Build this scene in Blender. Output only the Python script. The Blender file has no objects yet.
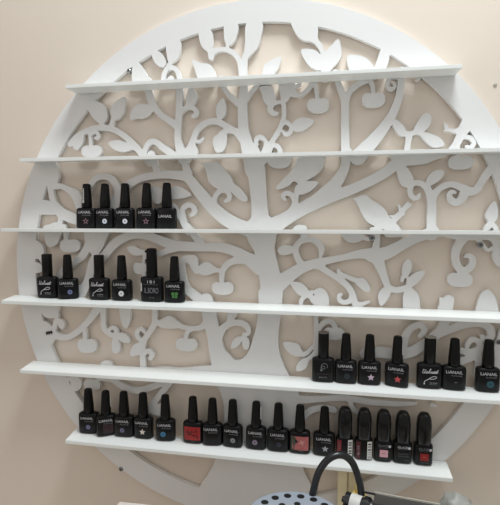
STROKES = [
  [[-143.7,353.4,3.2],[-150.9,343.4,3.6]],
  [[-159.9,312.7,4.3],[-158.2,329.9,4.1],[-150.9,340.0,4.1],[-139.9,339.4,4.1],[-132.6,330.3,4.1],[-128.8,311.2,4.1]],
  [[-150.8,319.2,2.9],[-145.3,324.1,2.9],[-141.6,318.7,2.7]],
  [[-18.9,312.7,4.4],[-22.6,339.8,4.3],[-31.5,357.1,4.3],[-47.3,365.7,3.8],[-63.1,365.8,3.8],[-71.9,361.2,5.2],[-73.6,354.5,4.9]],
  [[-77.2,368.3,3.1],[-75.4,359.7,3.5]],
  [[-45.6,376.5,2.4],[-43.8,366.3,2.8]],
  [[-15.3,305.8,6.0],[-15.6,332.7,5.1],[-14.1,352.8,5.1]],
  [[116.6,346.8,4.1],[120.1,335.2,6.5],[120.5,309.1,6.5]],
  [[-310.0,280.3,7.5],[-294.4,294.0,7.5]],
  [[-276.8,250.4,3.7],[-272.9,239.6,4.5]],
  [[-253.7,256.8,3.7],[-257.5,240.9,4.4]],
  [[-337.7,212.6,5.0],[-325.8,224.9,4.9],[-306.1,235.2,4.9],[-278.7,240.6,5.0],[-255.5,237.2,5.2],[-234.4,225.9,5.3],[-215.4,209.5,5.5],[-198.3,191.4,5.8],[-183.3,175.2,6.4]],
  [[-302.1,235.1,3.0],[-298.2,224.2,2.8],[-297.2,206.1,3.0]],
  [[-296.3,229.5,2.6],[-288.4,232.9,2.8],[-282.6,228.2,3.0],[-284.5,222.0,2.6],[-288.4,222.1,2.4]],
  [[-222.9,203.4,2.9],[-209.7,200.5,2.9],[-196.5,193.1,3.6]],
  [[-194.6,186.0,4.6],[-191.8,201.8,4.5],[-183.5,212.2,4.7],[-172.3,211.9,5.1],[-161.1,202.8,5.8],[-150.0,195.6,6.5],[-138.9,186.6,7.2]],
  [[-189.6,321.1,6.9],[-187.7,303.5,6.9],[-180.1,280.4,6.0],[-165.2,260.6,5.4],[-150.3,250.5,5.7],[-133.8,238.7,6.8]],
  [[-129.7,311.2,5.9],[-130.4,269.8,5.9],[-132.0,240.3,5.3],[-132.7,217.8,5.7],[-128.0,198.5,8.0],[-122.4,182.8,10.7]],
  [[-114.1,276.0,3.0],[-123.1,266.0,3.2]],
  [[-130.3,257.6,3.6],[-121.3,267.7,3.7],[-108.6,270.6,4.2],[-99.6,264.3,4.2],[-100.4,256.5,3.5],[-105.8,255.0,2.8]],
  [[-118.8,182.7,10.7],[-109.9,199.8,6.4],[-104.6,213.5,5.3],[-97.5,230.6,4.8],[-83.3,242.2,4.7],[-63.7,245.0,5.2],[-46.0,235.8,5.5],[-28.4,225.1,5.5],[-16.1,211.2,6.9]],
  [[-102.8,213.5,3.2],[-93.7,210.7,2.6],[-86.6,216.5,2.1]],
  [[-58.5,251.6,3.1],[-58.4,241.4,3.5]],
  [[-14.4,214.5,6.0],[-28.4,225.9,5.5],[-42.4,228.9,4.7],[-54.7,222.5,4.9]],
  [[-15.5,319.2,6.0],[-15.3,299.0,6.5],[-17.6,278.9,7.9],[-17.4,253.5,8.2],[-15.4,228.1,8.9],[-9.9,205.9,10.6],[-3.6,182.1,12.3],[1.8,159.9,13.7]],
  [[-55.6,317.9,4.3],[-51.9,304.1,4.3],[-41.3,288.4,4.5],[-25.4,274.1,5.8]],
  [[-11.6,280.3,4.3],[-1.4,293.3,3.7],[10.4,306.2,4.2],[22.2,317.3,5.1]],
  [[33.0,270.1,4.2],[29.7,261.9,4.7],[34.9,255.0,3.9],[41.7,254.7,2.5]],
  [[36.4,271.6,3.4],[44.8,273.0,3.0],[51.6,271.0,4.0],[53.4,256.0,3.5],[51.9,242.7,3.9],[45.4,226.2,3.9],[35.4,209.8,4.0],[27.1,193.2,6.8],[17.1,176.6,8.5]],
  [[59.7,288.9,5.0],[73.1,283.7,3.3],[84.7,285.7,3.3],[94.5,293.9,4.1],[102.5,306.7,4.6]],
  [[73.1,285.0,2.5],[69.6,295.1,2.5],[79.5,301.2,2.6]],
  [[59.7,288.9,5.0],[66.2,301.9,5.0]],
  [[104.3,300.1,3.3],[106.9,286.8,3.1],[108.7,273.6,3.1]],
  [[50.3,239.4,3.9],[58.7,238.3,3.7],[65.5,231.4,3.3],[63.9,222.3,3.3],[56.4,219.2,3.5],[51.3,224.4,2.3]],
  [[18.6,190.0,3.4],[23.7,200.0,4.2],[21.8,210.1,3.6],[13.2,215.4,4.1],[6.4,210.6,3.7],[8.2,203.8,2.7]],
  [[27.2,189.8,4.2],[28.8,199.0,4.2],[37.2,201.7,3.7],[45.8,196.1,4.0],[49.3,182.6,3.7]],
  [[136.5,318.0,4.5],[141.6,301.5,4.5],[147.5,286.6,5.2],[153.4,266.9,6.1],[154.0,231.1,6.3],[155.5,187.0,7.0],[156.6,173.9,7.3]],
  [[155.0,271.7,4.8],[161.1,286.0,4.5],[173.7,296.7,4.5],[189.4,304.0,4.8],[205.0,311.3,4.8]],
  [[191.0,304.0,3.2],[196.6,294.0,3.2],[198.5,279.5,3.2]],
  [[239.2,306.3,4.7],[231.5,304.3,3.1],[224.6,303.9,3.1],[220.0,296.9,3.3],[222.5,288.0,3.2],[229.5,287.2,2.8],[231.7,293.2,2.4],[227.8,295.3,1.7]],
  [[242.1,315.7,5.5],[241.0,293.5,5.3],[237.6,269.8,6.0],[228.0,244.7,6.9],[212.8,221.1,8.7],[194.4,199.0,10.9],[175.7,178.4,12.9]],
  [[250.2,215.2,3.6],[254.9,210.3,5.0],[253.6,199.1,4.2],[252.3,184.8,5.0],[252.5,172.0,5.0]],
  [[254.8,212.6,4.1],[265.5,216.3,3.6],[274.6,214.5,3.6]],
  [[271.1,314.2,3.1],[269.8,304.8,3.1],[266.1,299.4,2.6]],
  [[320.4,186.4,3.4],[327.5,199.6,3.4],[336.2,205.9,3.0],[346.6,205.3,3.3],[352.6,197.4,3.3],[349.1,190.4,3.3],[341.7,191.4,2.4]],
  [[-377.9,140.2,6.2],[-375.9,123.6,5.4],[-369.8,105.1,5.8],[-355.7,90.4,6.9],[-339.6,81.2,8.6],[-317.7,72.2,8.0]],
  [[-375.9,134.6,5.0],[-357.7,136.3,5.0],[-341.6,129.7,5.7],[-327.7,120.5,8.6],[-319.7,105.0,8.6],[-317.7,84.9,6.1]],
  [[-351.7,86.7,5.2],[-357.7,72.0,4.8],[-359.7,51.7,5.8]],
  [[-357.7,84.9,7.3],[-337.6,77.6,8.6],[-309.8,68.5,8.5],[-288.1,55.9,8.5]],
  [[-303.9,121.3,4.7],[-292.2,144.7,5.3],[-276.6,152.6,5.6],[-259.1,149.7,6.0],[-247.5,135.2,6.5],[-244.6,113.7,5.9],[-251.2,88.6,5.6],[-262.8,65.1,5.6]],
  [[-259.0,88.6,7.5],[-249.4,110.1,7.4],[-232.2,129.7,7.4],[-209.4,145.5,6.6],[-183.1,152.3,6.4],[-155.3,154.5,6.8],[-131.4,153.3,7.9]],
  [[-181.5,191.0,6.3],[-173.9,169.7,6.2],[-166.4,153.8,5.4]],
  [[-122.5,193.2,7.5],[-118.7,170.5,5.9],[-113.2,154.8,7.1]],
  [[-142.4,153.5,7.2],[-125.9,152.4,7.9],[-111.3,146.1,8.2],[-91.2,121.6,9.9],[-67.7,95.5,10.9],[-44.4,76.5,11.7],[-19.7,63.8,12.1],[11.6,54.6,13.7]],
  [[-65.9,95.5,4.7],[-65.2,112.8,4.2],[-57.3,123.9,4.2],[-46.7,125.5,4.5],[-39.6,119.5,4.2],[-40.4,110.9,3.5],[-46.5,107.5,2.4]],
  [[-114.2,55.4,4.6],[-121.7,79.8,4.5],[-123.1,93.0,4.1],[-114.6,100.8,4.3],[-103.7,98.2,4.3],[-100.9,88.6,4.1],[-107.2,83.3,3.0]],
  [[-142.0,100.9,4.1],[-127.2,81.6,5.0],[-112.4,53.6,5.7]],
  [[-2.0,193.9,12.8],[6.0,168.3,15.0],[9.9,134.4,14.2],[13.3,100.5,13.5],[14.9,71.6,16.3],[15.2,47.8,22.3]],
  [[57.0,109.6,2.5],[53.1,115.5,3.4],[60.2,120.5,3.9],[69.6,115.4,4.4],[73.9,102.0,5.4],[65.7,86.9,7.1],[49.0,75.1,9.3],[25.3,61.5,12.8]],
  [[78.6,130.4,4.3],[75.4,115.4,4.3],[74.0,98.6,5.0]],
  [[18.6,47.8,15.4],[39.0,63.2,12.7],[60.8,78.5,11.1],[84.1,92.8,11.0],[107.1,105.2,11.6],[128.2,121.7,12.2],[144.2,141.3,9.5],[154.3,160.8,7.6],[158.7,186.9,7.6]],
  [[107.1,103.6,10.8],[134.8,115.0,9.8],[163.8,124.7,8.4],[192.3,137.5,8.0],[218.8,152.5,8.3],[238.7,167.5,9.5],[260.2,174.2,7.8]],
  [[293.2,50.3,7.2],[291.9,72.6,7.0],[292.2,95.0,6.7],[290.4,112.5,6.2],[284.0,126.9,5.1],[273.2,134.9,4.2],[262.5,133.5,4.1],[258.1,123.9,3.9],[261.4,113.5,3.9],[269.1,111.0,3.6],[272.8,116.6,2.5]],
  [[292.0,109.3,5.9],[299.2,122.0,5.1],[309.6,129.8,4.8],[321.5,132.4,4.6],[335.0,128.0,5.5],[347.0,121.6,6.4],[357.2,123.1,6.1],[364.3,134.0,5.4],[372.7,147.9,6.0],[382.6,158.6,7.5],[396.9,166.1,9.0]],
  [[341.0,124.8,6.4],[338.3,112.2,6.4],[331.1,104.4,5.5],[322.1,106.8,4.9],[318.2,114.7,3.8],[321.0,121.0,3.1],[326.3,119.4,2.5]],
  [[329.2,189.3,3.1],[329.5,175.2,3.1]],
  [[378.8,76.1,2.7],[377.6,63.6,3.0]],
  [[372.0,55.7,3.0],[374.6,66.7,3.0],[381.8,69.9,3.3],[387.8,62.1,3.8],[389.5,51.2,3.8]],
  [[231.2,72.4,5.1],[240.3,82.1,5.1],[246.4,88.6,4.1],[250.9,96.6,3.3],[255.4,103.1,2.0]],
  [[244.9,88.6,2.4],[241.6,99.9,1.7]],
  [[249.5,91.8,2.4],[260.1,100.6,1.7]],
  [[237.3,80.5,2.4],[227.9,82.1,1.7]],
  [[243.4,83.8,3.2],[249.6,85.4,1.9]],
  [[-410.8,4.7,3.0],[-400.5,3.0,2.5],[-394.4,-4.3,2.2]],
  [[-349.7,62.9,3.8],[-345.6,37.1,3.8]],
  [[-301.8,26.7,7.6],[-313.7,8.2,7.1],[-329.6,-3.1,6.1],[-353.7,-22.0,5.8],[-365.9,-42.7,5.8],[-369.9,-70.7,5.8]],
  [[-325.6,-50.8,3.8],[-315.6,-48.7,3.8],[-313.6,-59.7,3.8]],
  [[-288.0,-2.3,7.6],[-272.3,7.1,7.5],[-254.9,27.3,7.9],[-235.7,41.0,7.8],[-212.8,48.4,7.4],[-186.3,45.9,7.3],[-160.1,37.3,8.0],[-136.0,29.7,9.0],[-108.6,28.3,8.4],[-79.6,27.8,7.6],[-54.6,27.6,8.1],[-29.8,21.5,8.7],[-6.9,9.9,10.4],[15.8,-3.4,15.5]],
  [[-286.1,12.3,5.7],[-293.9,-6.1,7.6],[-301.7,-35.5,7.6],[-317.6,-65.3,9.6]],
  [[-163.7,15.1,5.5],[-148.9,20.7,5.4],[-130.5,27.1,7.2]],
  [[-114.3,64.1,5.4],[-101.4,48.5,6.2],[-90.5,34.6,6.7]],
  [[19.2,-3.3,10.3],[-1.7,5.7,8.6],[-17.4,7.1,7.3],[-33.1,3.4,5.8],[-44.5,-4.6,5.3],[-50.6,-16.9,4.4],[-51.4,-34.3,3.9]],
  [[-63.1,-12.0,3.5],[-48.9,-13.4,3.9]],
  [[-123.0,4.3,4.5],[-121.9,-22.1,5.8],[-115.3,-44.8,7.2],[-98.8,-58.4,8.2],[-76.9,-76.9,10.7]],
  [[-191.8,17.4,3.3],[-193.6,1.3,3.3]],
  [[-195.4,-18.4,3.7],[-189.6,-41.6,4.6],[-195.2,-68.6,5.5]],
  [[16.7,61.4,24.8],[18.6,46.1,24.0],[22.3,29.1,18.0],[25.9,10.5,17.1],[29.6,-6.5,17.6],[34.1,-26.9,18.5],[36.1,-47.3,18.5],[35.5,-71.2,18.5]],
  [[33.5,-47.3,15.4],[53.7,-28.9,12.4],[80.5,-8.8,9.4],[105.3,1.8,7.8],[129.9,8.1,5.9],[157.5,14.4,5.2],[181.6,19.7,7.3],[203.8,20.1,10.5]],
  [[210.3,10.4,9.6],[217.0,-7.4,6.9],[223.6,-25.3,5.4],[228.5,-38.2,5.1]],
  [[228.5,-34.9,4.8],[239.5,-37.9,4.8],[250.4,-35.9,4.8],[259.6,-32.4,4.7]],
  [[250.0,-16.4,2.9],[248.6,-23.0,2.5]],
  [[259.3,-19.4,3.5],[259.7,-37.3,4.8]],
  [[207.8,62.6,4.8],[208.2,43.0,4.8],[205.4,23.4,6.4]],
  [[200.7,16.8,10.5],[222.7,22.0,10.4],[245.9,34.5,8.4],[268.8,46.9,7.9],[296.0,58.3,7.8]],
  [[181.1,47.6,3.2],[193.9,44.5,3.2]],
  [[88.7,-1.9,5.4],[80.2,9.7,5.4],[75.8,24.8,5.0],[79.9,35.8,5.0],[88.1,44.2,5.0],[89.5,61.8,5.0]],
  [[86.5,40.0,4.2],[99.8,42.7,4.3],[111.4,38.6,5.3],[118.1,30.4,5.6],[119.1,22.1,4.3],[116.7,12.0,1.7]],
  [[86.3,-69.4,3.4],[87.0,-59.2,3.7],[94.5,-52.2,3.7],[102.8,-52.8,4.0],[111.2,-63.5,5.0],[116.4,-73.4,5.0]],
  [[96.1,-48.8,4.0],[104.3,-45.2,3.3]],
  [[101.1,-48.7,3.7],[106.2,-58.6,4.7]],
  [[107.0,0.1,5.8],[117.0,-3.0,5.3],[130.2,-11.0,5.0],[143.4,-19.1,4.9],[158.2,-29.5,5.1],[168.1,-41.6,5.2],[173.2,-56.4,5.4],[178.3,-71.1,5.4]],
  [[120.1,5.4,5.8],[120.3,-4.6,5.8]],
  [[150.0,-18.9,3.3],[148.2,-9.8,3.3],[146.5,-7.4,2.3]],
  [[148.2,-12.3,3.3],[159.7,-17.8,3.4],[174.3,-23.3,3.9]],
  [[169.8,-46.5,4.2],[167.6,-56.5,4.3],[158.7,-61.0,3.9],[150.6,-57.9,3.9],[148.8,-49.7,3.3],[152.8,-47.1,2.3]],
  [[176.6,-64.5,4.9],[187.8,-62.5,3.3],[197.3,-58.0,1.9]],
  [[341.2,47.6,6.9],[331.9,33.2,6.5],[329.3,15.7,5.5],[334.8,-0.1,5.5],[345.3,-3.8,5.5],[354.0,5.1,5.2],[354.5,15.4,4.6],[348.5,20.0,3.5],[344.1,17.6,2.0]],
  [[336.3,-0.0,4.9],[336.6,-12.7,4.0]],
  [[317.3,52.1,4.6],[338.2,50.7,6.4],[361.8,50.9,6.8],[379.4,50.3,6.0],[388.3,40.2,4.8],[388.7,23.0,4.5]],
  [[360.4,47.8,3.3],[371.0,35.3,2.4],[376.9,29.1,2.7],[384.2,32.3,3.0]],
  [[-378.2,-136.4,8.8],[-357.8,-142.9,5.8],[-341.6,-142.1,5.4],[-323.5,-132.0,5.4],[-307.6,-117.5,5.4],[-293.7,-101.3,6.3],[-280.0,-82.4,7.6],[-270.2,-67.5,7.6]],
  [[-372.0,-134.2,4.3],[-366.9,-115.3,4.3],[-363.9,-102.2,3.5]],
  [[-309.5,-120.3,3.8],[-307.5,-147.9,3.8]],
  [[-274.1,-76.7,7.6],[-272.1,-100.4,4.9],[-271.1,-120.5,4.9],[-262.2,-131.1,4.5],[-248.6,-136.8,4.5]],
  [[-260.3,-125.5,3.0],[-254.5,-121.0,3.6],[-247.7,-124.0,3.8],[-246.7,-134.0,4.1]],
  [[-174.4,-67.9,4.8],[-172.8,-100.1,4.8],[-176.1,-114.6,4.8],[-185.4,-129.3,4.8],[-193.9,-142.4,4.8],[-195.7,-162.3,4.8],[-194.5,-198.4,5.2]],
  [[-194.8,-142.4,3.7],[-204.4,-137.5,3.7],[-206.7,-126.7,3.9],[-198.7,-120.9,3.7],[-192.4,-126.1,2.8]],
  [[-194.7,-165.9,3.7],[-185.3,-160.0,4.3],[-177.7,-165.9,4.4],[-181.4,-173.3,3.7]],
  [[-170.5,-105.4,3.7],[-163.0,-108.6,3.7]],
  [[-124.0,-113.2,4.0],[-107.4,-116.0,3.8],[-89.3,-113.5,4.8],[-76.7,-103.2,7.1],[-69.7,-85.4,10.6]],
  [[-116.4,-136.8,3.6],[-112.0,-122.4,3.6],[-100.1,-115.7,3.6]],
  [[-78.8,-64.7,11.5],[-74.1,-85.6,12.4],[-69.5,-106.4,12.4],[-63.0,-130.7,12.4],[-58.3,-155.0,14.2],[-45.5,-178.9,21.2]],
  [[-56.7,-130.4,7.4],[-47.9,-112.5,6.3],[-33.8,-104.1,5.3],[-18.0,-102.2,5.1],[-5.6,-108.9,5.0],[-3.2,-119.2,3.8],[-10.7,-123.9,3.0]],
  [[-34.1,-73.7,4.6],[-37.4,-101.6,4.6]],
  [[-23.5,-82.0,3.5],[-33.9,-99.7,3.5]],
  [[-10.7,-121.3,2.8],[-14.2,-130.1,2.8]],
  [[90.8,-152.2,3.4],[99.1,-147.2,3.4],[105.7,-137.9,2.5]],
  [[97.7,-160.3,3.4],[107.5,-151.3,3.5],[114.1,-142.5,3.7]],
  [[111.2,-58.4,4.3],[111.9,-108.9,3.7],[112.3,-134.1,4.4],[111.3,-179.8,4.4]],
  [[113.8,-122.3,4.2],[117.7,-105.2,4.2],[126.6,-94.8,4.3],[138.1,-94.3,4.3],[144.8,-105.7,4.3]],
  [[192.4,-145.0,8.2],[216.2,-141.3,8.4],[241.5,-142.4,8.8],[264.7,-137.9,8.3],[281.5,-127.2,7.3],[299.5,-111.8,7.2],[314.3,-91.8,7.2],[321.0,-51.4,7.8]],
  [[305.5,-106.7,6.3],[323.5,-98.6,6.2],[344.3,-89.7,6.2],[366.4,-86.4,6.1],[381.2,-92.9,6.1],[385.2,-106.1,5.3],[377.3,-112.8,4.6],[371.3,-106.8,3.1]],
  [[252.3,-136.9,6.4],[255.0,-115.5,5.7],[264.0,-99.6,5.1],[277.8,-93.3,5.1],[284.8,-101.9,4.7],[278.1,-111.2,3.5]],
  [[349.5,-123.8,3.7],[355.2,-113.9,4.0],[365.6,-115.0,4.3],[368.8,-126.0,4.9],[358.6,-134.5,6.9],[342.2,-132.1,4.6]],
  [[361.6,-134.3,6.1],[369.3,-149.8,6.1],[365.4,-170.8,4.9]],
  [[357.3,-142.5,4.6],[339.6,-149.9,6.2],[324.9,-163.6,6.2]],
  [[-345.6,-222.6,3.9],[-329.5,-217.8,3.9]],
  [[-281.7,-214.8,4.8],[-254.2,-216.7,4.9],[-234.7,-226.5,5.7],[-211.6,-233.1,5.6],[-188.7,-228.8,5.6],[-162.3,-218.1,5.5],[-132.6,-205.4,5.5]],
  [[-188.5,-274.2,5.6],[-171.5,-249.4,5.5],[-156.6,-230.3,5.5],[-141.8,-211.3,5.5]],
  [[92.3,-259.5,5.1],[103.9,-246.6,5.1],[123.8,-240.0,5.0],[143.7,-241.9,5.0]],
  [[86.9,-229.1,6.8],[120.3,-225.0,5.0],[161.3,-220.4,5.0],[201.8,-224.2,4.9],[246.1,-224.3,4.0],[274.1,-221.4,2.4]],
  [[169.6,-226.5,4.1],[176.3,-239.5,3.6],[189.3,-245.2,3.3]],
  [[298.8,-222.1,3.2],[304.9,-223.3,2.4]],
]
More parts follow.
